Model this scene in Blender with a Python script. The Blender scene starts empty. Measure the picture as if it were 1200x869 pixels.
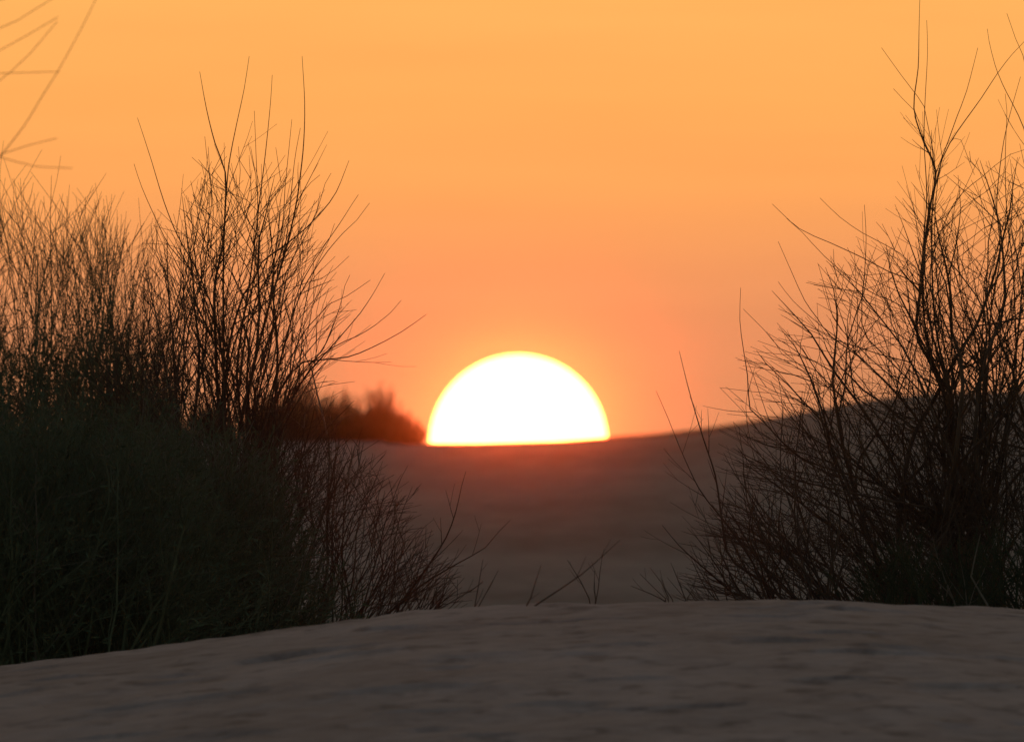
import bpy, math, random
import numpy as np
from mathutils import Vector, Matrix

rng = random.Random(7)
nrs = np.random.RandomState(11)
S = bpy.context.scene
COL = S.collection

# ------------------------------------------------------------------ optics of the view
FOV = math.radians(3.0)
K = 2 * math.tan(FOV / 2) / 1200.0          # radians per photo pixel
CAM_Z = 1.6
EYE_ROW = 519.0                             # photo row of the true eye level

def P(px, py, Y):
    """world point seen at photo pixel (px,py) at distance Y"""
    return Vector(((px - 600) * K * Y, Y, CAM_Z + (EYE_ROW - py) * K * Y))

# ------------------------------------------------------------------ materials
def new_mat(name):
    m = bpy.data.materials.new(name)
    m.use_nodes = True
    nt = m.node_tree
    b = nt.nodes['Principled BSDF']
    b.inputs['Specular IOR Level'].default_value = 0.15
    return m, nt, b

def twig_mat(name, c0, c1, rough=0.8, scale=9.0):
    m, nt, b = new_mat(name)
    tc = nt.nodes.new('ShaderNodeTexCoord')
    n = nt.nodes.new('ShaderNodeTexNoise')
    n.inputs['Scale'].default_value = scale
    n.inputs['Detail'].default_value = 4
    r = nt.nodes.new('ShaderNodeValToRGB')
    r.color_ramp.elements[0].position = 0.35
    r.color_ramp.elements[1].position = 0.68
    r.color_ramp.elements[0].color = (*c0, 1)
    r.color_ramp.elements[1].color = (*c1, 1)
    nt.links.new(tc.outputs['Object'], n.inputs['Vector'])
    nt.links.new(n.outputs['Fac'], r.inputs['Fac'])
    nt.links.new(r.outputs['Color'], b.inputs['Base Color'])
    b.inputs['Roughness'].default_value = rough
    return m

M_BARK = twig_mat('dark_bark', (0.050, 0.034, 0.026), (0.13, 0.092, 0.070))
M_TWIG = twig_mat('brown_twig', (0.055, 0.037, 0.027), (0.13, 0.092, 0.068))
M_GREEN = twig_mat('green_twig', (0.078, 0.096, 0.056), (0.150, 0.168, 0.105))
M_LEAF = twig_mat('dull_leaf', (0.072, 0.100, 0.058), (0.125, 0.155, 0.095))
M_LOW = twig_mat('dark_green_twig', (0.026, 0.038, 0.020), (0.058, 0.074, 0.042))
M_PALE = twig_mat('bleached_and_lit_twig', (0.13, 0.115, 0.09), (0.24, 0.20, 0.165))  # bleached sprig, and bush stems painted paler as if lit
M_SCRUB = twig_mat('dry_scrub', (0.050, 0.032, 0.020), (0.11, 0.07, 0.045))

def sand_mat(name, fine, dark=None, light=None):
    m, nt, b = new_mat(name)
    tc = nt.nodes.new('ShaderNodeTexCoord')
    n1 = nt.nodes.new('ShaderNodeTexNoise'); n1.inputs['Scale'].default_value = 1.4 if fine else 0.25
    n1.inputs['Detail'].default_value = 6
    n2 = nt.nodes.new('ShaderNodeTexNoise'); n2.inputs['Scale'].default_value = 14 if fine else 3
    n2.inputs['Detail'].default_value = 5
    n3 = nt.nodes.new('ShaderNodeTexNoise'); n3.inputs['Scale'].default_value = 70
    n3.inputs['Detail'].default_value = 3
    mp = nt.nodes.new('ShaderNodeMapping'); mp.inputs['Scale'].default_value = (1.6, 0.5, 1.0) if fine else (1, 1, 1)
    nt.links.new(tc.outputs['Object'], mp.inputs['Vector'])
    nt.links.new(mp.outputs['Vector'], n1.inputs['Vector'])
    for n in (n2, n3):
        nt.links.new(tc.outputs['Object'], n.inputs['Vector'])
    mx = nt.nodes.new('ShaderNodeMix'); mx.data_type = 'FLOAT'
    mx.inputs['Factor'].default_value = 0.45
    nt.links.new(n1.outputs['Fac'], mx.inputs['A'])
    nt.links.new(n2.outputs['Fac'], mx.inputs['B'])
    r = nt.nodes.new('ShaderNodeValToRGB')
    e = r.color_ramp.elements
    e[0].position = 0.37; e[0].color = (dark or SAND_DARK) + (1,)
    e[1].position = 0.62; e[1].color = (light or SAND_LIGHT) + (1,)
    nt.links.new(mx.outputs['Result'], r.inputs['Fac'])
    # scattered darker patches, painting the shade of hollows into the sand colour
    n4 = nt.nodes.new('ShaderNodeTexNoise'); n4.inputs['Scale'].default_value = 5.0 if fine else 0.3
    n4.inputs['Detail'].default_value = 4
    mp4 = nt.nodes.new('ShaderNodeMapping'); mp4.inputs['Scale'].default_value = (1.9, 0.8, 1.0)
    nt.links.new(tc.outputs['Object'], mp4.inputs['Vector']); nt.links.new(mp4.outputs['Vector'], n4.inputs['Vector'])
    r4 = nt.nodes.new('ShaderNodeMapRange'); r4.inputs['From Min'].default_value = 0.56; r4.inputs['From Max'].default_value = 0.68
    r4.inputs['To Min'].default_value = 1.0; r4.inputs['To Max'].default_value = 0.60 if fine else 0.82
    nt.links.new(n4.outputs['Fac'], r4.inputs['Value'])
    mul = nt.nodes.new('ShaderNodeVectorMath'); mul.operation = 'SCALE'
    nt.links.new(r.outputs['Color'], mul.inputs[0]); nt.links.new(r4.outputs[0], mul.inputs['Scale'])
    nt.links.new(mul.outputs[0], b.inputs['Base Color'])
    b.inputs['Roughness'].default_value = 0.95
    bp = nt.nodes.new('ShaderNodeBump'); bp.inputs['Strength'].default_value = 0.8
    bp.inputs['Distance'].default_value = 0.012
    nt.links.new(n3.outputs['Fac'], bp.inputs['Height'])
    nt.links.new(bp.outputs['Normal'], b.inputs['Normal'])
    return m

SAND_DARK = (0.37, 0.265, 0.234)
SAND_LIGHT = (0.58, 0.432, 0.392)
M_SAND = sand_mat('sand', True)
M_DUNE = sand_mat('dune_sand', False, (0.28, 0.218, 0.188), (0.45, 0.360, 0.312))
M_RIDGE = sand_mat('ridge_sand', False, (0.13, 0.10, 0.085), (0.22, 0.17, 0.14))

# ------------------------------------------------------------------ object helpers
def link(name, verts, faces, mat, parent=None, smooth=True):
    me = bpy.data.meshes.new(name)
    v = np.asarray(verts, dtype=np.float32)
    f = np.asarray(faces, dtype=np.int32)
    me.vertices.add(len(v)); me.vertices.foreach_set('co', v.ravel())
    n = f.shape[1]
    me.loops.add(f.size); me.loops.foreach_set('vertex_index', f.ravel())
    me.polygons.add(len(f))
    me.polygons.foreach_set('loop_start', np.arange(0, f.size, n, dtype=np.int32))
    me.polygons.foreach_set('use_smooth', np.full(len(f), smooth))
    me.update(calc_edges=True)
    me.materials.append(mat)
    o = bpy.data.objects.new(name, me); COL.objects.link(o)
    if parent is not None:
        o.parent = parent
    return o

def thing(name, label, cat, loc, group=None):
    o = bpy.data.objects.new(name, None); COL.objects.link(o)
    o.empty_display_size = 0.2
    o.location = loc; o['label'] = label; o['category'] = cat
    if group: o['group'] = group
    return o

# ------------------------------------------------------------------ noise
_perm = nrs.rand(512, 512)
def vnoise(x, y):
    x0 = np.floor(x).astype(int); y0 = np.floor(y).astype(int)
    fx = x - x0; fy = y - y0
    fx = fx * fx * (3 - 2 * fx); fy = fy * fy * (3 - 2 * fy)
    a = _perm[x0 % 512, y0 % 512]; b = _perm[(x0 + 1) % 512, y0 % 512]
    c = _perm[x0 % 512, (y0 + 1) % 512]; d = _perm[(x0 + 1) % 512, (y0 + 1) % 512]
    return (a * (1 - fx) + b * fx) * (1 - fy) + (c * (1 - fx) + d * fx) * fy - 0.5
def fbm(x, y, o=4):
    s = 0; a = 1.0
    for i in range(o):
        s = s + a * vnoise(x * 2 ** i + 17.3 * i, y * 2 ** i + 5.1 * i); a *= 0.5
    return s

# ------------------------------------------------------------------ terrain
Y_SIL = 51.0
SIL = np.array([(-900, 840), (-300, 806), (0, 782), (118, 765), (235, 753), (320, 740), (400, 729), (460, 721), (520, 716),
                (600, 713), (700, 709), (850, 704.5), (960, 703.5), (1030, 708), (1110, 714), (1200, 720), (1500, 738), (2400, 760)], float)
DENTS = [(nrs.uniform(-2.4, 2.4), nrs.uniform(40.0, 49.8), nrs.uniform(0.04, 0.13), nrs.uniform(0.05, 0.11),
          nrs.uniform(0.010, 0.040)) for _ in range(120)]

for px_, yy, rx_, ry_, dp_ in ((600, 47.5, .16, .7, .05), (735, 43.6, .10, .4, .045), (650, 42.6, .12, .5, .05), (885, 48.6, .12, .6, .05), (995, 48.3, .18, .6, .05),
                               (980, 43.4, .10, .4, .045), (1130, 43.2, .13, .5, .045), (370, 46.5, .2, .7, .05), (400, 45.8, .15, .5, .04), (210, 44.0, .22, .6, .05),
                               (800, 42.3, .14, .4, .04), (480, 43.4, .18, .5, .04), (560, 45.0, .1, .4, .04), (1160, 49.0, .2, .6, .05)):
    DENTS.append(((px_ - 600) * K * yy, yy, rx_ * .8, ry_ * .2, dp_ * 1.25))

def smooth(t):
    t = np.clip(t, 0, 1); return t * t * (3 - 2 * t)

def ground_z(x, y):
    x = np.asarray(x, float); y = np.asarray(y, float)
    u = 600 + x / (K * Y_SIL)
    sp = np.interp(u - 25, SIL[:, 0], SIL[:, 1]) * .25 + np.interp(u, SIL[:, 0], SIL[:, 1]) * .5 + np.interp(u + 25, SIL[:, 0], SIL[:, 1]) * .25
    sl = (sp - EYE_ROW) * K
    d = y - Y_SIL
    hump = CAM_Z - Y_SIL * sl - sl * d - np.where(d < 0, 0.0030, 0.0019) * d * d
    far = np.clip(hump, -0.6, None)
    w = smooth((Y_SIL - 14 - y) / 18.0)                    # towards the camera: level sand
    z = far * (1 - w) + 0.0 * w
    w2 = smooth((y - 84) / 25.0)                           # behind the rise: a hollow
    z = z * (1 - w2) + (-2.2) * w2
    side = smooth((np.abs(x) - 6) / 20.0)
    z = z * (1 - side) + (0.1 + 0.5 * fbm(x * .05, y * .05)) * side * (1 - w2) + side * w2 * (-2.2)
    near = 1 - smooth((y - 62) / 20)
    z = z + near * (0.016 * fbm(x * 1.5 + 3, y * .8, 4) + 0.010 * fbm(x * 6.5, y * 3.0 + 9, 3))
    return z

def ground_full(x, y):
    z = ground_z(x, y)
    for (a, b, rx, ry, dp) in DENTS:
        q = ((x - a) / rx) ** 2 + ((y - b) / ry) ** 2
        z = z - dp * np.exp(-q * q * 1.2) + (0.10 * dp * np.exp(-(np.sqrt(q) - 1.5) ** 2 * 4) if b < 46 else 0)
    return z

def axis(*segs):
    out = []
    for a, b, n in segs:
        out.append(np.linspace(a, b, n, endpoint=False))
    out.append(np.array([segs[-1][1]]))
    return np.concatenate(out)

def sheet(name, xs, ys, fz, mat):
    X, Yg = np.meshgrid(xs, ys)
    Z = fz(X, Yg)
    v = np.stack([X.ravel(), Yg.ravel(), Z.ravel()], 1)
    nx = len(xs); ny = len(ys)
    i = (np.arange(ny - 1)[:, None] * nx + np.arange(nx - 1)[None, :]).ravel()
    f = np.stack([i, i + 1, i + nx + 1, i + nx], 1)
    return link(name, v, f, mat)

xs = axis((-400, -20, 30), (-20, -3, 40), (-3, 3, 290), (3, 20, 40), (20, 400, 30))
ys = axis((-60, 20, 30), (20, 36, 60), (36, 39, 40), (39, 51.5, 620), (51.5, 54, 60), (54, 70, 60), (70, 130, 30), (130, 640, 40))
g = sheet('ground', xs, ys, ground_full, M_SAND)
g['kind'] = 'structure'

# far dune: its crest line traced in photo rows at the distance of the crest
Y_C = 220.0
CREST = np.array([(-3000, 430), (-1500, 470), (-600, 505), (-200, 512), (200, 513), (380, 514.5), (440, 516), (500, 518.5), (560, 519.5),
                  (620, 517.8), (715, 514), (800, 511), (850, 505.5), (900, 494.5), (950, 482), (1000, 471.5), (1050, 464),
                  (1100, 460), (1150, 458.5), (1250, 458), (1600, 470), (2400, 505), (4000, 500)], float)
def dune_z(x, y):
    u = 600 + x / (K * Y_C)
    c = sum(np.interp(u + o, CREST[:, 0], CREST[:, 1]) for o in (-20, 0, 20)) / 3
    cz = CAM_Z + (EYE_ROW - c) * K * Y_C
    d = y - Y_C
    front = cz - 0.055 * (-d) - 0.0006 * d * d
    slope0 = (EYE_ROW - c) * K
    back = cz + slope0 * d - 0.016 * d * d
    back = np.where(d > 6, cz + slope0 * 6 - 0.016 * 36 - 0.19 * (d - 6), back)
    z = np.where(d < 0, np.where(d > -3, cz - 0.0095 * d * d + 0.0 * d, cz - 0.0855 + 0.057 * (d + 3) - 0.0002 * (d + 3) ** 2), back)
    z = z + np.clip(-d / 6, 0, 1) * 0.05 * fbm(x * .22 + 4, y * .12, 4) + 0.010 * fbm(x * .9, y * .5, 3)
    edge = smooth((np.abs(x) - 120) / 70)
    return np.maximum(z, -3.4) * (1 - edge) - 3.4 * edge
dx = axis((-190, -20, 60), (-20, 20, 320), (20, 190, 60))
dy = axis((120, 190, 30), (190, 214, 60), (214, 224, 60), (224, 290, 30))
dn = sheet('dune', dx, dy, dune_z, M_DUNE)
dn['kind'] = 'structure'

# a second, farther ridge that shows as a darker rim above the crest
R_Y = 300.0
RIDGE = np.array([(-3000, 500), (-600, 521), (300, 522), (560, 521), (640, 517.5), (715, 512), (760, 508.5), (800, 504), (850, 497.5), (900, 489.5), (950, 480.5),
                  (1000, 472), (1100, 462), (1250, 461), (1700, 480), (4000, 520)], float)
def ridge_z(x, y):
    u = 600 + x / (K * R_Y)
    c = sum(np.interp(u + o, RIDGE[:, 0], RIDGE[:, 1]) for o in (-15, 0, 15)) / 3
    cz = CAM_Z + (EYE_ROW - c) * K * R_Y
    d = np.abs(y - R_Y)
    z = cz - np.where(d < 2, 0.03 * d * d, 0.12 + 0.12 * (d - 2)) + 0.015 * fbm(x * .8, y * .3, 4)
    edge = smooth((np.abs(x) - 140) / 80)
    return np.maximum(z, -3.4) * (1 - edge) - 3.4 * edge
rx = axis((-230, -25, 50), (-25, 25, 300), (25, 230, 50))
ry = axis((256, 292, 20), (292, 306, 50), (306, 350, 20))
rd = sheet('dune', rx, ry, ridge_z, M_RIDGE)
rd['kind'] = 'structure'

# ------------------------------------------------------------------ plants
def catmull(pts, step):
    """resample a polyline of Vectors to a smooth one"""
    out = []
    n = len(pts)
    for i in range(n - 1):
        p0 = pts[i - 1] if i else pts[0] * 2 - pts[1]
        p1, p2 = pts[i], pts[i + 1]
        p3 = pts[i + 2] if i + 2 < n else pts[-1] * 2 - pts[-2]
        m = max(1, int((p2 - p1).length / step))
        for j in range(m):
            t = j / m
            out.append(0.5 * ((2 * p1) + (p2 - p0) * t + (2 * p0 - 5 * p1 + 4 * p2 - p3) * t * t + (3 * p1 - p0 - 3 * p2 + p3) * t ** 3))
    out.append(pts[-1].copy())
    return out

class Tubes:
    """tapered tubes in one mesh; a twig given a parent ring vertex grows out of it, so a branch stays one connected surface"""
    def __init__(self): self.v = []; self.f = []; self.n = 0
    def add(self, pts, radii, sides, weld=None):
        n = len(pts)
        A = np.array([tuple(p) for p in pts])
        T = np.gradient(A, axis=0)
        T /= np.maximum(np.linalg.norm(T, axis=1, keepdims=True), 1e-9)
        ref = np.array((0.31, 0.9, 0.12)) if abs(T[:, 1]).mean() < 0.7 else np.array((1.0, 0.1, 0.1))
        U = np.cross(T, ref); U /= np.maximum(np.linalg.norm(U, axis=1, keepdims=True), 1e-9)
        W = np.cross(T, U)
        a = np.arange(sides) * 2 * math.pi / sides
        R = np.asarray(radii)[:, None, None]
        V = A[:, None, :] + R * (np.cos(a)[None, :, None] * U[:, None, :] + np.sin(a)[None, :, None] * W[:, None, :])
        self.v.append(V.reshape(-1, 3))
        first = self.n
        i = np.arange(n - 1)[:, None] * sides + self.n
        j = np.arange(sides)[None, :]; j2 = (j + 1) % sides
        self.f.append(np.stack([i + j, i + j2, i + sides + j2], -1).reshape(-1, 3))
        self.f.append(np.stack([i + j, i + sides + j2, i + sides + j], -1).reshape(-1, 3))
        if weld is not None:
            k = np.arange(sides)
            self.f.append(np.stack([np.full(sides, weld), first + (k + 1) % sides, first + k], -1))
        self.n += n * sides
        return first
    def build(self, name, mat, parent):
        if not self.v: return None
        off = np.array(parent_world(parent))
        return link(name, np.concatenate(self.v) - off, np.concatenate(self.f), mat, parent)

def parent_world(o):
    p = Vector((0, 0, 0))
    while o is not None:
        p = p + o.location; o = o.parent
    return p

class Leaves:
    def __init__(self): self.c = []
    def add(self, p, d, ln, w):
        d = d.normalized()
        s = d.cross(Vector((rng.gauss(0, 1), rng.gauss(0, 1), rng.gauss(0, 1))))
        if s.length < 1e-6: return
        s = s.normalized() * w * 0.5
        nrm = d.cross(s).normalized() * w * 0.25
        self.c.append((p, p + d * ln * 0.45 + s + nrm, p + d * ln, p + d * ln * 0.45 - s + nrm))
    def build(self, name, mat, parent):
        if not self.c: return None
        off = np.array(parent_world(parent))
        v = np.array([[tuple(q) for q in c] for c in self.c]).reshape(-1, 3) - off
        f = np.arange(len(v)).reshape(-1, 4)
        return link(name, v, f, mat, parent, smooth=False)

UP = Vector((0, 0, 1))
def shoot(p, d, ln, r0, r1, upturn, wob, seg):
    """a thin shoot from p along d that bends upward a little; returns points and radii"""
    n = max(3, int(ln / seg) + 1)
    pts = [p.copy()]; d = d.normalized()
    for i in range(n):
        d = (d + UP * upturn / n + Vector((rng.gauss(0, wob), rng.gauss(0, wob), rng.gauss(0, wob * .6)))).normalized()
        pts.append(pts[-1] + d * ln / n)
    return pts, [r0 + (r1 - r0) * i / n for i in range(n + 1)]

def side_dir(t, ang):
    a = Vector((rng.gauss(0, 1), rng.gauss(0, .75), rng.gauss(0, .35)))
    a = a - t * a.dot(t)
    if a.length < 1e-4: a = Vector((1, 0, 0))
    return t * math.cos(ang) + a.normalized() * math.sin(ang)

TIP = 0.00065
def clothe(tw, ring0, sides, pts, rad, gap, lmin, lmax, a0, a1, start, order, upturn, leaves=None, leaf=None, seg=0.06, end=0.985, wob=0.03):
    """side shoots along a stem; leaf=(length,width,gap,from_z_fraction)"""
    L = [0.0]
    for i in range(1, len(pts)): L.append(L[-1] + (pts[i] - pts[i - 1]).length)
    tot = L[-1]
    s = tot * start + rng.random() * gap
    while s < tot * end:
        i = 1
        while i < len(L) - 1 and L[i] < s: i += 1
        f = (s - L[i - 1]) / max(1e-6, L[i] - L[i - 1])
        p = pts[i - 1].lerp(pts[i], f); r = rad[i - 1] + (rad[i] - rad[i - 1]) * f
        t = (pts[i] - pts[i - 1]).normalized()
        ln = rng.uniform(lmin, lmax) * (0.45 + 0.55 * (1 - s / tot))
        d = side_dir(t, math.radians(rng.uniform(a0, a1)))
        if d.z < -0.1: d.z *= 0.3
        q, rr = shoot(p, d, ln, max(TIP, min(r * 0.68, 0.0030)), TIP * 0.8, upturn, wob, seg)
        r0_ = tw.add(q, rr, 3, weld=ring0 + i * sides)
        if leaves is not None and s < tot * 0.7: leafy(leaves, q[:len(q) * 2 // 3 + 1], leaf)
        if order > 1:
            clothe(tw, r0_, 3, q, rr, gap * 1.25, lmin * 0.5, lmax * 0.5, a0, a1, 0.2, order - 1, upturn, leaves, leaf, seg, 0.8, wob)
        s += gap * rng.uniform(0.55, 1.5)

def leafy(leaves, pts, leaf):
    ln, w, gap = leaf[:3]
    zmax = leaf[3] if len(leaf) > 3 else 99.0
    for i in range(1, len(pts)):
        a, b = pts[i - 1], pts[i]
        m = max(1, int((b - a).length / gap))
        for j in range(m):
            if rng.random() < 0.25: continue
            p = a.lerp(b, (j + rng.random()) / m)
            if p.z > zmax + rng.gauss(0, .12): continue
            leaves.add(p, side_dir((b - a).normalized(), math.radians(rng.uniform(25, 70))), ln * rng.uniform(.6, 1.3), w * rng.uniform(.6, 1.2))

def grow(tb, weld, p, d, r, length, gen, g, lv, leaf):
    """one woody axis with kinked nodes; side axes leave it at the nodes and grow the same way, finer"""
    pts = [p.copy()]; d = d.normalized(); run = 0.0
    sgn = 1 if rng.random() < .5 else -1
    slack = rng.gauss(0, g.get('ragged', 16))
    while run < length:
        stp = g['node'] * rng.uniform(.6, 1.4) * (1.0 if gen == 0 else .8)
        ax = side_dir(d, math.radians(abs(rng.gauss(g['kink'], g['kink'] * .5))))
        d = (ax + UP * g['up'] * stp).normalized()
        if d.z < 0.05: d.z = 0.12; d.normalize()
        q = pts[-1] + d * stp
        kx = 600 + q.x / (K * q.y); ky = EYE_ROW - (q.z - CAM_Z) / (K * q.y)
        pts.append(q); run += stp
        if ky < g['top'](kx) + slack: break
    n = len(pts)
    if n < 3:
        pts = [pts[0], pts[0].lerp(pts[-1], .5), pts[-1]]; n = 3
    if gen >= g['gens'] - 1 or n > 4:                       # soften the kinks of thin shoots
        pts = catmull(pts, g['node'] * .6); n = len(pts)
    rad = taper(n, r, TIP, g.get('pw', .8))
    sides = 5 if r > .004 else 3
    f0 = tb.add(pts, rad, sides, weld=weld)
    if lv is not None: leafy(lv, pts[:max(2, int(n * g.get('leaf_to', .7)))] if gen == 0 else pts[:n * 3 // 4 + 1], leaf)
    if gen + 1 >= g['gens']: return
    acc = 0.0; nxt = length * g.get('bare', .12) * rng.uniform(.6, 1.4)
    for i in range(1, n - 1):
        acc += (pts[i] - pts[i - 1]).length
        if acc < nxt: continue
        nxt = acc + g['gap'] * rng.uniform(.6, 1.5) * (1.0 if gen == 0 else .85)
        t = (pts[i] - pts[i - 1]).normalized()
        c = side_dir(t, math.radians(rng.uniform(g['a0'], g['a1'])))
        if c.z < 0: c.z *= .3
        cl = (run - acc) * rng.uniform(.45, .95) + g.get('whip', .08) * rng.random()
        grow(tb, f0 + i * sides, pts[i], c, max(TIP * 1.7, rad[i] * rng.uniform(.5, .8)), cl, gen + 1, g, lv, leaf)

def stem_path(base, px_pts, Y, depth, step=0.035):
    """from a root point on the ground through traced photo pixels placed in depth around Y"""
    n = len(px_pts)
    zs = [P(px, py, Y) for px, py in px_pts]
    hgt = max(0.2, zs[-1].z - base.z)
    pts = []
    for i, (px, py) in enumerate(px_pts):
        z = P(px, py, Y).z
        t = min(1.3, max(0.0, (z - base.z) / hgt)) if n > 1 else 1
        t = 0.5 * t + 0.5 * (i + 1) / n
        pts.append(P(px, py, Y + depth * t))
    first = pts[0]
    gap = first - base
    if gap.length > 0.12:
        mid = base + Vector((gap.x * 0.38, gap.y * 0.4, gap.z * 0.52))
        mid2 = base + Vector((gap.x * 0.74, gap.y * 0.74, gap.z * 0.80))
        pts = [base, mid, mid2] + pts if gap.length > 0.4 else [base, mid] + pts
    else:
        pts = [base] + pts
    return catmull(pts, step)

def taper(n, r0, r1, pw=1.0):
    return [r1 + (r0 - r1) * (1 - i / (n - 1)) ** pw for i in range(n)]

def root_on_ground(px, Y):
    x = (px - 600) * K * Y
    return Vector((x, Y, float(ground_z(x, Y)) - 0.03))

def bush(name, label, px, Y, cat='bush', group=None, heroes=(), fills=(), mats=(None, None, None), spread=0.12,
         twig=None, leaf=None, hero_r=0.008):
    """heroes: (pixel list, base radius, depth).  fills: dict(n, x0, x1, top(px)->row, low, power, depth, r)"""
    root = root_on_ground(px, Y)
    t = thing(name, label, cat, root, group)
    lv = Leaves() if leaf else None
    for hp, r, dep in heroes:
        b = root + Vector((rng.gauss(0, spread * .5), rng.gauss(0, spread * .5), 0))
        pts = stem_path(b, hp, Y, dep)
        rad = taper(len(pts), r, TIP)
        st = Tubes()
        clothe(st, st.add(pts, rad, 6), 6, pts, rad, **twig)
        st.build('branch', mats[0], t)
    rest = Tubes(); own = len(heroes)
    for F in fills:
        for k in range(F['n']):
            u = rng.uniform(-1, 1) if F['n'] < 12 or F['jit'] > 20 else -1 + 2 * (k + rng.random()) / F['n']
            bx = F['px'] + u * F['half']
            y = Y + rng.uniform(-1, 1) * F['depth']
            bb = Vector(((bx - 600) * K * y, y, 0)); bb.z = float(ground_z(bb.x, bb.y)) - 0.03
            lean = math.radians(F['lean'] + u * F['fan'] + rng.gauss(0, F['jit']))
            d = Vector((math.sin(lean), rng.gauss(0, .22), max(.12, math.cos(lean))))
            alone = own < 95
            st = Tubes() if alone else rest
            grow(st, None, bb, d, F['r'] * rng.uniform(.65, 1.2), F['len'] * rng.uniform(.75, 1.15), 0, F, lv, leaf)
            if alone:
                st.build('branch', M_PALE if rng.random() < F.get('lit_pale', .06) else mats[0], t); own += 1  # some stems get a paler colour, painting in light on the twigs
    if rest.n:
        o = rest.build('undergrowth', mats[1], t); o['kind'] = 'stuff'
    if lv: lv.build('foliage', mats[2], t)
    return t

def lin(*pts):
    xs_ = [p[0] for p in pts]; ys_ = [p[1] for p in pts]
    return lambda x: float(np.interp(x, xs_, ys_))

BROWN = (M_BARK, M_TWIG, M_LEAF)
GREEN = (M_GREEN, M_GREEN, M_LEAF)
OPEN = dict(gap=0.070, lmin=0.12, lmax=0.46, a0=14, a1=48, start=0.26, order=2, upturn=0.22, end=0.80)
FINE = dict(gap=0.070, lmin=0.10, lmax=0.36, a0=10, a1=34, start=0.25, order=1, upturn=0.35, end=0.85)

# --- tall open bush left of the sun
H1 = [
 ([(300, 460), (322, 380), (335, 320), (356, 280), (372, 245), (381, 215), (388, 203)], .0055, .25),
 ([(280, 460), (290, 380), (300, 300), (302, 240), (300, 180), (298, 130)], .005, -.25),
 ([(262, 450), (256, 370), (247, 300), (250, 250), (246, 205), (244, 172)], .005, .3),
 ([(315, 470), (335, 400), (350, 340), (372, 300), (398, 262), (412, 240), (420, 228)], .0055, -.2),
 ([(325, 500), (350, 440), (378, 410), (398, 360), (404, 335), (410, 322)], .005, .2),
 ([(250, 470), (232, 400), (214, 340), (200, 300), (190, 285), (180, 262)], .005, -.2),
 ([(290, 430), (312, 340), (330, 270), (334, 220), (339, 170), (342, 140)], .005, .2),
 ([(256, 470), (251, 344), (253, 323), (261, 288), (264, 240), (264, 202), (252, 168), (242, 128), (234, 84)], .011, .25),
 ([(262, 430), (262, 300), (266, 215), (270, 182), (278, 142), (286, 105), (292, 66)], .008, -.2),
 ([(262, 480), (270, 398), (286, 344), (296, 330), (307, 307), (333, 288), (360, 266), (378, 247), (394, 225), (409, 188)], .010, .15),
 ([(290, 470), (312, 370), (333, 300), (346, 245), (352, 205), (356, 165), (357, 120), (354, 66)], .008, -.3),
 ([(278, 430), (294, 320), (303, 245), (311, 180), (317, 120), (319, 88)], .007, .35),
 ([(262, 430), (250, 362), (240, 340), (224, 317), (199, 289), (181, 253), (166, 219), (157, 192)], .0065, .1),
 ([(265, 450), (254, 380), (241, 340), (228, 311), (208, 276), (192, 236), (178, 190), (170, 165), (161, 138)], .0065, -.15),
 ([(310, 520), (330, 455), (355, 424), (380, 421), (408, 418), (436, 407), (470, 389), (500, 368)], .008, -.1),
 ([(322, 520), (352, 450), (384, 411), (406, 386), (422, 367), (438, 343), (451, 320)], .008, .1),
 ([(330, 500), (352, 440), (390, 407), (418, 394), (441, 380), (458, 366), (470, 352)], .006, .3),
 ([(320, 480), (350, 400), (374, 369), (386, 356), (406, 347), (434, 328)], .006, -.25),
 ([(318, 470), (346, 360), (374, 308), (384, 294), (402, 273), (418, 258), (433, 238)], .007, .2),
 ([(345, 420), (364, 330), (380, 292), (386, 280), (392, 262)], .005, -.2),
 ([(300, 450), (330, 360), (346, 336), (376, 327), (393, 315), (409, 300)], .006, .3),
 ([(290, 430), (300, 350), (318, 320), (340, 270), (355, 225), (375, 205)], .006, -.1),
 ([(240, 460), (238, 380), (240, 330), (247, 285), (262, 262), (285, 250)], .006, .2),
 ([(215, 470), (222, 380), (236, 330), (235, 300), (248, 240), (243, 190), (240, 160)], .006, .3),
 ([(300, 480), (318, 400), (322, 340), (332, 300), (338, 260), (345, 190), (352, 150)], .006, -.3),
 ([(200, 480), (204, 420), (215, 360), (212, 325), (209, 318)], .005, -.2),
 ([(180, 480), (196, 390), (208, 350), (222, 300), (233, 250), (240, 215)], .005, .3),
]
bush('bush', 'tall leafless bush beside the sun, its long fine stems fanning wide into the sky', 285, 60.0,
     heroes=H1, spread=0.13, mats=BROWN, twig=OPEN, group='bushes along the sand rise',
     fills=[
         dict(n=19, px=280, half=75, depth=.45, lean=1, fan=19, jit=6, r=.0085, len=1.65, node=.10, kink=6, up=.35, gap=.10, a0=16, a1=42, gens=4, bare=.22,
              whip=.16, top=lin((100, 460), (150, 390), (185, 310), (205, 280), (240, 220), (300, 205), (345, 225), (368, 300), (382, 380), (392, 450), (398, 900))),
         dict(n=21, px=265, half=95, depth=.5, lean=-2, fan=22, jit=9, r=.0065, len=1.15, node=.09, kink=7, up=.3, gap=.085, a0=16, a1=45, gens=4, bare=.2,
              top=lin((100, 470), (200, 380), (300, 340), (350, 410), (372, 480), (390, 540), (400, 900)))])

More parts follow.
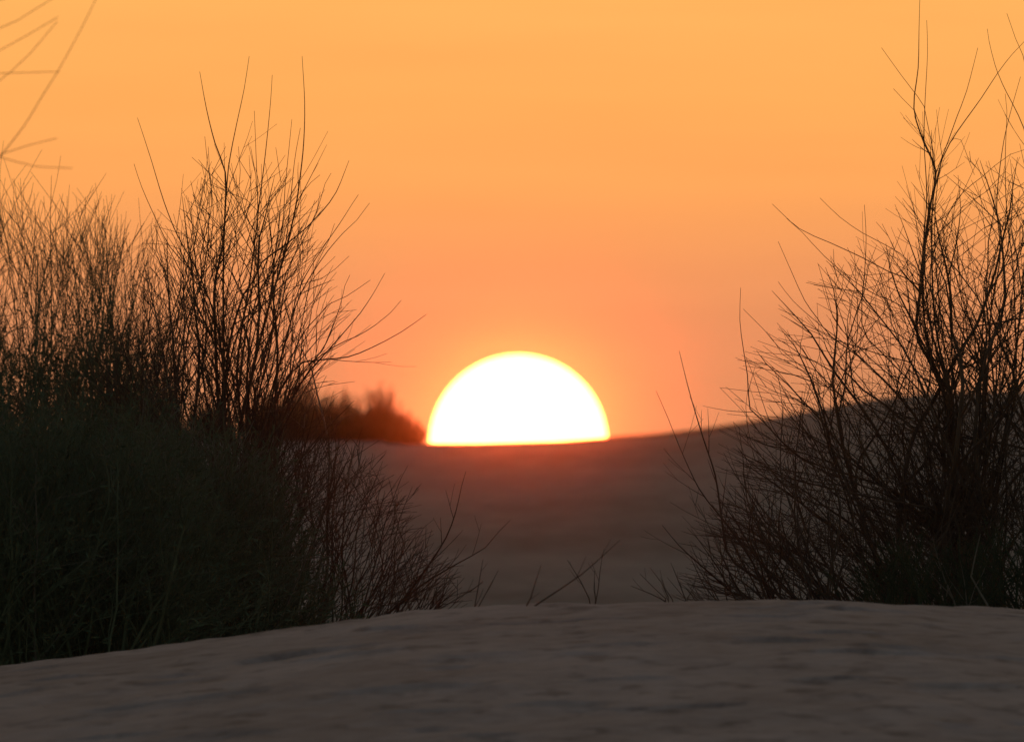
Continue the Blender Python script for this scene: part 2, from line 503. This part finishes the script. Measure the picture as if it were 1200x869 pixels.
# --- upright bush behind, far left
bush('bush', 'slightly blurred upright broom-like bush, leafy low down, behind the dense dark green bush', 60, 69.0,
     mats=GREEN, spread=0.3, twig=dict(FINE, gap=.085, lmax=.46, end=.7), group='bushes along the sand rise', leaf=(0.030, 0.007, 0.05, 1.92),
     fills=[
         dict(n=27, px=5, half=200, depth=.9, lean=0, fan=6, jit=9, whip=.25, ragged=34, r=.0095, len=2.7, node=.13, kink=5, up=.5, gap=.12, a0=10, a1=32, gens=4, bare=.3, leaf_to=.55,
              top=lin((-250, 300), (-60, 255), (10, 235), (60, 275), (110, 265), (150, 300), (188, 345), (205, 420), (225, 900))),
         dict(n=75, px=5, half=215, depth=.9, lean=0, fan=8, jit=10, r=.0085, len=2.4, node=.12, kink=6, up=.5, gap=.10, a0=12, a1=36, gens=4, bare=.25, leaf_to=.8,
              top=lin((-250, 420), (0, 385), (40, 425), (90, 395), (130, 375), (165, 430), (195, 425), (212, 500), (225, 900)))])

# --- dense dark bushes in front
bush('bush', 'dense dark green bush standing where the edge of the sand rise is lowest', 60, 56.5,
     mats=GREEN, spread=0.3, twig=FINE, group='bushes along the sand rise', leaf=(0.030, 0.007, 0.045),
     fills=[
         dict(n=95, px=10, half=185, depth=.75, lean=0, fan=16, jit=12, ragged=30, lit_pale=.16, r=.006, len=1.05, node=.08, kink=8, up=.4, gap=.085, a0=14, a1=44, gens=4, bare=.03, leaf_to=.95,
              top=lin((-250, 470), (-60, 460), (-10, 490), (20, 520), (50, 480), (75, 470), (110, 525), (140, 500), (170, 490), (210, 540), (260, 620))),
         dict(n=110, px=10, half=230, depth=.8, lean=0, fan=20, jit=25, r=.003, len=.36, node=.05, kink=10, up=.3, gap=.06, a0=20, a1=60, gens=3, bare=.03, leaf_to=1.0, top=lin((-300, 500), (400, 500)))])
bush('bush', 'dense dark bush of fine green twigs at the foot of the tall fanning bush', 235, 57.8,
     mats=GREEN, spread=0.3, twig=FINE, group='bushes along the sand rise', leaf=(0.028, 0.006, 0.05),
     fills=[
         dict(n=85, px=215, half=120, depth=.7, lean=0, fan=22, jit=12, ragged=30, lit_pale=.16, r=.0055, len=.95, node=.08, kink=8, up=.35, gap=.085, a0=14, a1=46, gens=4, bare=.03, leaf_to=.95,
              top=lin((60, 520), (130, 500), (160, 480), (185, 520), (215, 500), (240, 530), (275, 520), (310, 560), (335, 610), (370, 690), (400, 900))),
         dict(n=90, px=260, half=140, depth=.6, lean=0, fan=25, jit=25, r=.003, len=.30, node=.05, kink=10, up=.3, gap=.06, a0=20, a1=60, gens=3, bare=.03, leaf_to=1.0, top=lin((0, 500), (340, 600), (420, 690), (440, 900)))])

# --- low spreading bush at the right edge of the left clump
H5 = [
 ([(468, 708), (480, 693), (505, 658), (523, 629), (534, 600), (541, 569), (546, 552)], .006, -.15),
 ([(470, 706), (490, 688), (505, 678), (534, 661), (569, 641), (585, 622), (598, 609)], .006, .1),
 ([(440, 660), (452, 610), (470, 560), (478, 545)], .004, .2),
 ([(400, 640), (420, 590), (446, 565), (462, 556)], .004, -.2),
 ([(440, 690), (462, 640), (480, 620), (498, 618)], .004, .2),
 ([(390, 600), (400, 550), (430, 525), (450, 512)], .004, .2),
]
bush('bush', 'low brown bush whose thin twigs arch out over the sand towards the sun', 405, 59.0,
     heroes=H5, mats=BROWN, spread=0.16, twig=dict(OPEN, gap=.07, lmax=.22), group='bushes along the sand rise',
     fills=[
         dict(n=26, px=385, half=70, depth=.4, lean=24, fan=22, jit=12, r=.0036, len=.72, node=.075, kink=7, up=.1, gap=.085, a0=16, a1=45, gens=4, bare=.12,
              top=lin((280, 480), (370, 500), (420, 530), (455, 575), (490, 640), (515, 690), (530, 900))),
         dict(n=16, px=430, half=45, depth=.35, lean=30, fan=18, jit=14, r=.0035, len=.42, node=.07, kink=8, up=.1, gap=.08, a0=16, a1=45, gens=3, bare=.12,
              top=lin((380, 600), (480, 645), (530, 690), (550, 900)))])

# --- tall open bush at the right
H6 = [
 ([(1119, 600), (1116, 500), (1103, 450), (1090, 423), (1076, 400), (1074, 381), (1077, 350), (1082, 318), (1085, 274), (1090, 240), (1097, 201),
   (1083, 168), (1071, 127), (1076, 80), (1077, 35), (1078, -4)], 0.0095, .1),
 ([(1112, 480), (1090, 420), (1080, 330), (1087, 270), (1097, 203), (1104, 184), (1111, 166), (1121, 138), (1133, 106), (1146, 56)], 0.0061, .2),
 ([(1116, 470), (1096, 380), (1092, 260), (1099, 205), (1113, 168), (1150, 115), (1169, 86), (1186, 64), (1204, 45)], 0.0061, -.15),
 ([(1110, 470), (1086, 400), (1082, 300), (1086, 230), (1083, 168), (1084, 120), (1087, 62), (1086, 24)], 0.0046, .2),
 ([(1108, 450), (1078, 380), (1085, 276), (1108, 254), (1128, 226), (1138, 205), (1147, 185)], 0.0053, -.2),
 ([(1118, 450), (1090, 330), (1108, 258), (1128, 226), (1150, 208), (1166, 194), (1184, 181), (1202, 175)], 0.0046, .3),
 ([(1190, 420), (1205, 250), (1204, 165), (1175, 99), (1166, 76), (1159, 48), (1157, 34)], 0.0053, .4),
 ([(1200, 400), (1213, 200), (1203, 84), (1190, 45), (1180, 16)], 0.0046, -.4),
 ([(1112, 460), (1092, 390), (1078, 335), (1060, 325), (1041, 318), (1011, 302), (972, 284), (937, 268), (905, 239)], 0.0053, -.2),
 ([(1108, 460), (1086, 410), (1071, 390), (1055, 358), (1030, 347), (1003, 331), (966, 300), (940, 272), (922, 256)], 0.0046, .25),
 ([(1100, 430), (1085, 350), (1072, 312), (1055, 297), (1030, 283), (1011, 273), (985, 255), (961, 232)], 0.0038, .1),
 ([(1095, 480), (1050, 430), (1028, 408), (1016, 396), (1010, 379), (1010, 354), (1013, 322), (1015, 280), (1013, 240)], 0.0053, -.3),
 ([(1080, 500), (1020, 430), (974, 394), (958, 373), (943, 352), (927, 317), (912, 283)], 0.0053, .2),
 ([(1075, 490), (1010, 420), (958, 378), (929, 352), (912, 330)], 0.0038, -.2),
 ([(1085, 480), (1020, 420), (985, 385), (976, 371), (970, 348), (959, 310)], 0.0046, .3),
 ([(1100, 610), (1050, 576), (995, 556), (962, 546), (937, 535), (918, 519), (893, 492), (879, 479), (876, 440), (871, 408), (867, 375), (868, 337)], 0.0068, -.1),
 ([(1090, 610), (1040, 580), (985, 560), (940, 538), (915, 516), (899, 486), (891, 463), (883, 440), (874, 418)], 0.0053, .1),
 ([(1070, 560), (1000, 480), (940, 430), (912, 406), (896, 387), (871, 362)], 0.0038, -.3),
 ([(1140, 560), (1156, 456), (1157, 429), (1163, 402), (1169, 375), (1173, 363), (1200, 340), (1225, 310)], 0.0106, .1),
 ([(1148, 540), (1152, 431), (1144, 400), (1134, 371), (1124, 339), (1117, 313), (1104, 288), (1093, 274)], 0.0061, -.2),
 ([(1146, 520), (1150, 430), (1152, 378), (1154, 327), (1161, 304), (1171, 292), (1184, 265), (1203, 236)], 0.0061, .3),
 ([(1130, 560), (1119, 456), (1116, 429), (1115, 398), (1112, 371), (1099, 346), (1101, 318), (1106, 288), (1106, 265)], 0.0076, .2),
 ([(1166, 470), (1172, 355), (1184, 330), (1193, 309), (1200, 280)], 0.0053, -.2),
 ([(1125, 560), (1080, 480), (1062, 440), (1030, 402), (1020, 385)], 0.0061, .3),
 ([(1118, 540), (1060, 500), (1010, 470), (982, 452), (976, 446), (986, 415), (990, 400)], 0.0046, -.2),
 ([(1100, 590), (1045, 540), (1000, 520), (975, 500), (955, 485), (930, 470)], 0.0046, .2),
 ([(1090, 620), (1000, 590), (960, 560), (940, 500), (950, 450), (962, 410)], 0.0046, .3),
 ([(1060, 520), (1000, 460), (972, 415), (960, 395), (930, 400)], 0.0038, -.3),
 ([(1112, 480), (1088, 400), (1080, 330), (1086, 268), (1096, 205), (1084, 168), (1072, 130), (1058, 116), (1047, 104)], .0042, .15),
 ([(1114, 470), (1092, 390), (1084, 320), (1087, 262), (1096, 200), (1088, 150), (1083, 125), (1056, 88), (1033, 56)], .0042, -.1),
 ([(1114, 470), (1096, 300), (1100, 205), (1113, 168), (1118, 162), (1126, 164), (1136, 190), (1142, 205)], .0036, .2),
 ([(1190, 460), (1188, 330), (1180, 250), (1178, 190), (1180, 130), (1178, 110)], .005, .3),
 ([(1165, 470), (1160, 380), (1172, 300), (1168, 240), (1174, 180), (1182, 140), (1196, 90)], .0055, -.3),
]
bush('bush', 'tallest leafless bush, one thick dark stem forking high into the sky above the rising dune', 1135, 60.0,
     heroes=H6, mats=BROWN, spread=0.15, twig=dict(OPEN, a0=18, a1=58, lmax=.42), group='bushes along the sand rise',
     fills=[
         dict(n=16, px=1150, half=125, depth=.5, lean=-8, fan=28, jit=8, r=.0095, len=1.75, node=.095, kink=9, up=.22, gap=.095, a0=20, a1=52, gens=4, bare=.25, pw=.75,
              whip=.16, top=lin((845, 900), (870, 450), (930, 385), (1000, 325), (1060, 285), (1130, 235), (1200, 190), (1400, 140))),
         dict(n=18, px=1170, half=120, depth=.5, lean=-14, fan=34, jit=12, r=.007, len=1.25, node=.085, kink=9, up=.1, gap=.085, a0=20, a1=52, gens=4, bare=.22, pw=.75,
              top=lin((840, 900), (862, 540), (900, 480), (960, 440), (1060, 400), (1200, 380), (1400, 380))),
         dict(n=58, px=1190, half=140, depth=.5, lean=-8, fan=26, jit=14, r=.0055, len=.8, node=.08, kink=9, up=.2, gap=.08, a0=18, a1=50, gens=4, bare=.12,
              top=lin((1000, 620), (1080, 535), (1140, 490), (1400, 450)))])

H7 = [
 ([(905, 690), (862, 660), (852, 646), (844, 595), (838, 556), (824, 513), (811, 470), (803, 440), (796, 411)], .006, .1),
 ([(900, 690), (870, 640), (840, 600), (819, 572), (797, 525), (783, 490), (769, 458)], .004, .3),
 ([(880, 700), (858, 694), (842, 680), (819, 660), (796, 639), (776, 615)], .006, -.2),
 ([(960, 680), (920, 630), (897, 611), (879, 581), (860, 553), (848, 530)], .006, .2),
 ([(950, 690), (905, 640), (880, 600), (872, 560), (871, 540), (866, 500)], .005, -.2),
 ([(960, 680), (930, 600), (916, 560), (915, 520), (917, 480), (912, 440)], .005, .3),
 ([(970, 690), (985, 600), (965, 540), (945, 500), (925, 470), (905, 430)], .005, -.3),
 ([(890, 698), (855, 670), (826, 640), (812, 625), (805, 618)], .004, .2),
 ([(860, 700), (832, 690), (815, 686), (805, 683)], .004, -.1),
 ([(980, 690), (1000, 620), (990, 560), (975, 500), (962, 470), (955, 430)], .005, .2),
]
bush('bush', 'low brown tangle of bare twigs in front of the rising dune, leaning towards the sun', 950, 59.0,
     heroes=H7, mats=BROWN, spread=0.17, twig=dict(OPEN, gap=.075, a0=16, a1=46, lmax=.30), group='bushes along the sand rise',
     fills=[
         dict(n=17, px=955, half=85, depth=.4, lean=-16, fan=26, jit=14, r=.0055, len=.68, node=.075, kink=9, up=.05, gap=.085, a0=20, a1=52, gens=4, bare=.12,
              top=lin((795, 900), (812, 660), (850, 595), (900, 540), (1000, 510), (1100, 510))),
         dict(n=16, px=930, half=75, depth=.35, lean=-22, fan=30, jit=16, r=.004, len=.36, node=.065, kink=9, up=.05, gap=.07, a0=20, a1=55, gens=3, bare=.1,
              top=lin((780, 900), (800, 675), (1000, 620), (1060, 620)))])

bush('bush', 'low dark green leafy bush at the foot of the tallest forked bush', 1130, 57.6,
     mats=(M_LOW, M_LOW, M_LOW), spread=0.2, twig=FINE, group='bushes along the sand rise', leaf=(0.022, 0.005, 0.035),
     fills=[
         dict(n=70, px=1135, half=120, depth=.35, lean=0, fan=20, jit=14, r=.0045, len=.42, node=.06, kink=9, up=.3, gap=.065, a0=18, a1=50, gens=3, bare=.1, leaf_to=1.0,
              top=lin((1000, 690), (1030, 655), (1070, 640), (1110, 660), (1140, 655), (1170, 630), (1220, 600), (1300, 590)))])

# --- out-of-focus bush nearer the camera, its twigs reaching in at the top left
H9 = [
 ([(-120, 90), (-60, 60), (0, 33), (21, 24), (41, 11), (66, -4)], .0028, .1),
 ([(-120, 130), (-60, 92), (0, 59), (38, 38), (68, 20)], .0028, -.2),
 ([(-110, 170), (-40, 120), (0, 94), (14, 83), (36, 62), (67, 25)], .0028, .2),
 ([(-120, 100), (-60, 88), (0, 86), (36, 85), (70, 84)], .0028, -.1),
 ([(-90, 300), (-40, 240), (0, 184), (28, 148), (48, 115), (67, 85), (93, 38), (114, -4)], .0028, 0),
 ([(-100, 220), (-40, 195), (0, 181), (31, 171), (67, 162)], .0028, .2),
 ([(-100, 190), (-40, 178), (0, 184), (21, 190), (41, 195), (85, 197)], .0028, -.2),
 ([(-120, 350), (-40, 326), (20, 315), (52, 310), (89, 306), (116, 300), (145, 295), (182, 281)], .0028, .1),
 ([(-140, 40), (-80, 10), (-20, 5), (20, -6)], .0028, .1),
]
bush('bush', 'bush mostly out of view, its few blurred twigs crossing the top corner of the sky', -260, 43.0,
     heroes=H9, mats=BROWN, spread=0.12, twig=dict(OPEN, gap=.6, lmin=.03, lmax=.06, order=1), group='bushes along the sand rise',
     fills=[
         dict(n=16, px=-330, half=60, depth=.4, lean=-4, fan=22, jit=8, r=.009, len=1.9, node=.10, kink=7, up=.3, gap=.11, a0=16, a1=40, gens=3, bare=.3,
              top=lin((-800, 250), (-400, 0), (-200, 60), (-90, 700), (-20, 900)))])

# --- small sprigs on the sand under the sun
def sprig(name, label, px, Y, paths, mat, r=.0026):
    root = root_on_ground(px, Y)
    t = thing(name, label, 'dry sprig', root, 'dry sprigs on the sand rise')
    for hp, dep in paths:
        b = root + Vector((rng.gauss(0, .015), rng.gauss(0, .03), 0))
        pts = stem_path(b, hp, Y, dep)
        rad = taper(len(pts), r, TIP)
        st = Tubes(); clothe(st, st.add(pts, rad, 5), 5, pts, rad, gap=.09, lmin=.03, lmax=.11, a0=18, a1=45, start=.3, order=1, upturn=.4)
        st.build('stem', mat, t)
sprig('dry_sprig', 'single thick blurred twig arching over the sand below the sun', 612, 50.8,
      [([(635, 704), (658, 689), (681, 673), (704, 653), (727, 632)], .1), ([(622, 700), (628, 680), (634, 662)], -.1)], M_TWIG, .0026)
sprig('dry_sprig', 'few straight thin twigs standing upright on the sand beside the blurred arching twig', 697, 56.0,
      [([(699, 700), (701, 690), (703, 670), (706, 650)], .1), ([(690, 700), (680, 680), (665, 656)], -.1), ([(698, 702), (696, 690), (697, 668)], .05)], M_TWIG, .0024)
sprig('dry_sprig', 'small bare tuft of twigs on the sand, just outside the low brown tangle', 783, 57.0,
      [([(778, 703), (764, 696), (739, 686)], .1), ([(780, 701), (768, 690), (750, 672)], -.1), ([(783, 699), (775, 682), (762, 665)], 0),
       ([(788, 702), (780, 690), (774, 676)], .1)], M_TWIG, .0026)
sprig('dry_sprig', 'short forked twig between the small bare tuft and the low brown tangle', 805, 57.0,
      [([(803, 701), (796, 683), (790, 668), (786, 659)], .1), ([(806, 700), (812, 690), (815, 680)], 0)], M_TWIG, .0024)
sprig('dry_sprig', 'soft blurred short twigs on the sand edge beside the low arching bush', 500, 53.5,
      [([(515, 713), (534, 702), (554, 690), (566, 682)], .1), ([(560, 712), (572, 690), (584, 668)], 0), ([(556, 712), (560, 690), (566, 655)], .1)], M_TWIG, .0030)
pt = root_on_ground(1158, 56.2)
t = thing('dry_sprig', 'pale bleached bent twig standing before the low dark green leafy bush', 'dry sprig', pt, 'dry sprigs on the sand rise')
pp = stem_path(pt, [(1157, 708), (1148, 693), (1138, 675), (1142, 655), (1149, 625)], 56.2, .05)
st = Tubes(); st.add(pp, taper(len(pp), .0045, .0012), 6); st.build('stem', M_PALE, t)

# --- scrub along the crest of the far dune
def crest_scrub(px, w, top, label, Yo=0.0, n=190):
    Y = Y_C - 0.6 + Yo
    x0 = (px - 600) * K * Y
    root = Vector((x0, Y, float(dune_z(np.array(x0), np.array(Y))) - .05))
    t = thing('crest_scrub', label, 'scrub', root, 'scrub along the dune crest')
    H = CAM_Z + (EYE_ROW - top) * K * Y - root.z
    W = w * K * Y
    st = Tubes()
    for k in range(n):
        fx = rng.gauss(0, .6)
        b = root + Vector((max(-1, min(1, fx)) * W * .4, rng.gauss(0, .3), 0))
        h = H * math.exp(-fx * fx * 0.45) * (0.30 + 0.80 * rng.random() ** 1.5)
        q, rr = shoot(b, Vector((fx * .35 + rng.gauss(0, .12), rng.gauss(0, .15), 1)), h, .012, .004, .2, .05, .15)
        f0 = st.add(q, rr, 3)
        for _ in range(3):
            i = rng.randrange(1, len(q) - 1)
            q2, r2 = shoot(q[i], Vector((rng.gauss(0, .4), rng.gauss(0, .4), 1)), h * .35, .008, .004, .2, .05, .12)
            st.add(q2, r2, 3, weld=f0 + i * 3)
    st.build('foliage', M_SCRUB, t)
for i, (px, w, top, lab) in enumerate([
    (160, 110, 452, 'dark scrub on the dune crest behind the blurred upright bush'),
    (250, 70, 472, 'low scrub on the dune crest behind the middle stems of the tall fanning bush'),
    (318, 60, 462, 'brown scrub on the dune crest behind the outer stems of the tall fanning bush'),
    (358, 60, 446, 'tallest dark scrub on the dune crest, just clear of the tall fanning bush'),
    (398, 74, 462, 'reddish scrub on the dune crest, third from the sun'),
    (440, 60, 458, 'reddish scrub on the dune crest, second from the sun'),
    (474, 44, 482, 'smallest reddish scrub on the dune crest, touching the rim of the sun')]):
    crest_scrub(px, w, top, lab, (i % 3 - 1) * .5)

# ------------------------------------------------------------------ sun
SUN_PX, SUN_PY, SUN_R = 607.5, 519.5, 103.5
D_SUN = 6000.0
c = P(SUN_PX, SUN_PY, D_SUN)
sdir = (c - Vector((0, 0, CAM_Z))).normalized()
R = D_SUN * SUN_R * K
nu, nv = 160, 60
sv, sf = [], []
for j in range(nv + 1):
    th = math.pi * j / nv
    for i in range(nu):
        ph = 2 * math.pi * i / nu
        sv.append((R * math.sin(th) * math.cos(ph), R * math.cos(th), R * math.sin(th) * math.sin(ph)))
for j in range(nv):
    for i in range(nu):
        sf.append((j * nu + i, (j + 1) * nu + i, (j + 1) * nu + (i + 1) % nu, j * nu + (i + 1) % nu))
m = bpy.data.materials.new('sun_light'); m.use_nodes = True
nt = m.node_tree; nt.nodes.clear()
em = nt.nodes.new('ShaderNodeEmission'); ou = nt.nodes.new('ShaderNodeOutputMaterial')
SUN_L = (60.0, 6.4, 1.4)
em.inputs['Color'].default_value = (1.0, SUN_L[1] / SUN_L[0], SUN_L[2] / SUN_L[0], 1)
em.inputs['Strength'].default_value = SUN_L[0]
nt.links.new(em.outputs[0], ou.inputs['Surface'])
so = link('sun', sv, sf, m)
so.location = c
so['label'] = 'blazing white setting sun, half sunk behind the crest of the dune'
so['category'] = 'sun'

ld = bpy.data.lights.new('sun_lamp', 'SUN')
ld.energy = 0.0002; ld.angle = math.radians(3.0); ld.color = (1.0, 0.35, 0.12)
lo = bpy.data.objects.new('sun_lamp', ld); COL.objects.link(lo)
lo.rotation_euler = (-sdir).to_track_quat('-Z', 'Y').to_euler()
lo.location = (0, 0, 30)

# ------------------------------------------------------------------ dust haze near the ground
hx, hy0, hy1, hz0, hz1 = 410, -70, 650, -5.2, 5.0
hv = [(x, y, z) for z in (hz0, hz1) for y in (hy0, hy1) for x in (-hx, hx)]
hf = [(0, 2, 3, 1), (4, 5, 7, 6), (0, 1, 5, 4), (2, 6, 7, 3), (0, 4, 6, 2), (1, 3, 7, 5)]
m = bpy.data.materials.new('dust_haze'); m.use_nodes = True
nt = m.node_tree; nt.nodes.clear()
pv = nt.nodes.new('ShaderNodeVolumePrincipled'); ou = nt.nodes.new('ShaderNodeOutputMaterial')
pv.inputs['Color'].default_value = (0.9, 0.78, 0.45, 1)
pv.inputs['Density'].default_value = 0.00035
pv.inputs['Anisotropy'].default_value = 0.9974
nt.links.new(pv.outputs[0], ou.inputs['Volume'])
hz = link('haze', hv, hf, m, smooth=False)
hz['kind'] = 'stuff'; hz['label'] = 'thin dusty air glowing around the low sun'

# ------------------------------------------------------------------ sky
w = bpy.data.worlds.new('World'); S.world = w; w.use_nodes = True
nt = w.node_tree; nt.nodes.clear()
N = nt.nodes.new; Lk = nt.links.new
tc = N('ShaderNodeTexCoord')
sky = N('ShaderNodeTexSky'); sky.sky_type = 'NISHITA'; sky.sun_disc = False
sky.sun_elevation = math.radians(1.8); sky.sun_rotation = math.atan2(sdir.x, sdir.y)
sky.dust_density = 1.5; sky.air_density = 1.0; sky.ozone_density = 1.0
b1 = N('ShaderNodeBackground'); b1.inputs['Strength'].default_value = 0.15
Lk(sky.outputs[0], b1.inputs['Color'])
dot = N('ShaderNodeVectorMath'); dot.operation = 'DOT_PRODUCT'
dot.inputs[1].default_value = sdir
Lk(tc.outputs['Generated'], dot.inputs[0])
mr = N('ShaderNodeMapRange'); mr.interpolation_type = 'SMOOTHERSTEP'
mr.inputs['From Min'].default_value = math.cos(math.radians(30)); mr.inputs['From Max'].default_value = math.cos(math.radians(3.0))
Lk(dot.outputs['Value'], mr.inputs['Value'])
sx = N('ShaderNodeSeparateXYZ'); Lk(tc.outputs['Generated'], sx.inputs[0])
me = N('ShaderNodeMapRange'); me.inputs['From Min'].default_value = -0.004; me.inputs['From Max'].default_value = 0.036
Lk(sx.outputs['Z'], me.inputs['Value'])
rp = N('ShaderNodeValToRGB')
def st_(z): return (z + 0.004) / 0.040
e = rp.color_ramp.elements
e[0].position = st_(0.0); e[0].color = (0.64, 0.282, 0.136, 1)
e[1].position = st_(0.0218); e[1].color = (1.04, 0.460, 0.118, 1)
for z, cc in ((0.0054, (0.73, 0.286, 0.130)), (0.0087, (0.87, 0.328, 0.124)), (0.0131, (1.02, 0.400, 0.113)), (0.0174, (1.03, 0.430, 0.110)), (0.036, (1.0, 0.52, 0.12))):
    q = e.new(st_(z)); q.color = (*cc, 1)
Lk(me.outputs[0], rp.inputs['Fac'])
mpg = N('ShaderNodeMapping'); mpg.inputs['Scale'].default_value = (14, 14, 160)
Lk(tc.outputs['Generated'], mpg.inputs['Vector'])
ns = N('ShaderNodeTexNoise'); ns.inputs['Scale'].default_value = 3.0; ns.inputs['Detail'].default_value = 3
Lk(mpg.outputs[0], ns.inputs['Vector'])
nm = N('ShaderNodeMapRange'); nm.inputs['From Min'].default_value = .25; nm.inputs['From Max'].default_value = .75
nm.inputs['To Min'].default_value = .965; nm.inputs['To Max'].default_value = 1.035
Lk(ns.outputs['Fac'], nm.inputs['Value'])
b2 = N('ShaderNodeBackground'); Lk(nm.outputs[0], b2.inputs['Strength'])
Lk(rp.outputs['Color'], b2.inputs['Color'])
mix = N('ShaderNodeMixShader')
Lk(mr.outputs[0], mix.inputs['Fac']); Lk(b1.outputs[0], mix.inputs[1]); Lk(b2.outputs[0], mix.inputs[2])
wo = N('ShaderNodeOutputWorld'); Lk(mix.outputs[0], wo.inputs['Surface'])

# ------------------------------------------------------------------ camera
cd = bpy.data.cameras.new('camera'); cam = bpy.data.objects.new('camera', cd); COL.objects.link(cam)
cd.sensor_fit = 'HORIZONTAL'; cd.sensor_width = 36.0
cd.lens = 18.0 / math.tan(FOV / 2)
cd.clip_start = 0.5; cd.clip_end = 20000
cam.location = (0, 0, CAM_Z)
cam.rotation_euler = (math.pi / 2 + math.atan((EYE_ROW - 434.5) * K), 0, 0)
cd.dof.use_dof = True; cd.dof.focus_distance = 60.0
cd.dof.aperture_fstop = (cd.lens / 1000.0) / 0.032
S.camera = cam

# ------------------------------------------------------------------ render settings
S.render.engine = 'CYCLES'
S.view_settings.view_transform = 'Standard'; S.view_settings.look = 'None'
S.view_settings.exposure = 0.0; S.view_settings.gamma = 1.0
cy = S.cycles
cy.use_denoising = True
cy.max_bounces = 4; cy.diffuse_bounces = 2; cy.glossy_bounces = 1; cy.volume_bounces = 0
cy.use_adaptive_sampling = False
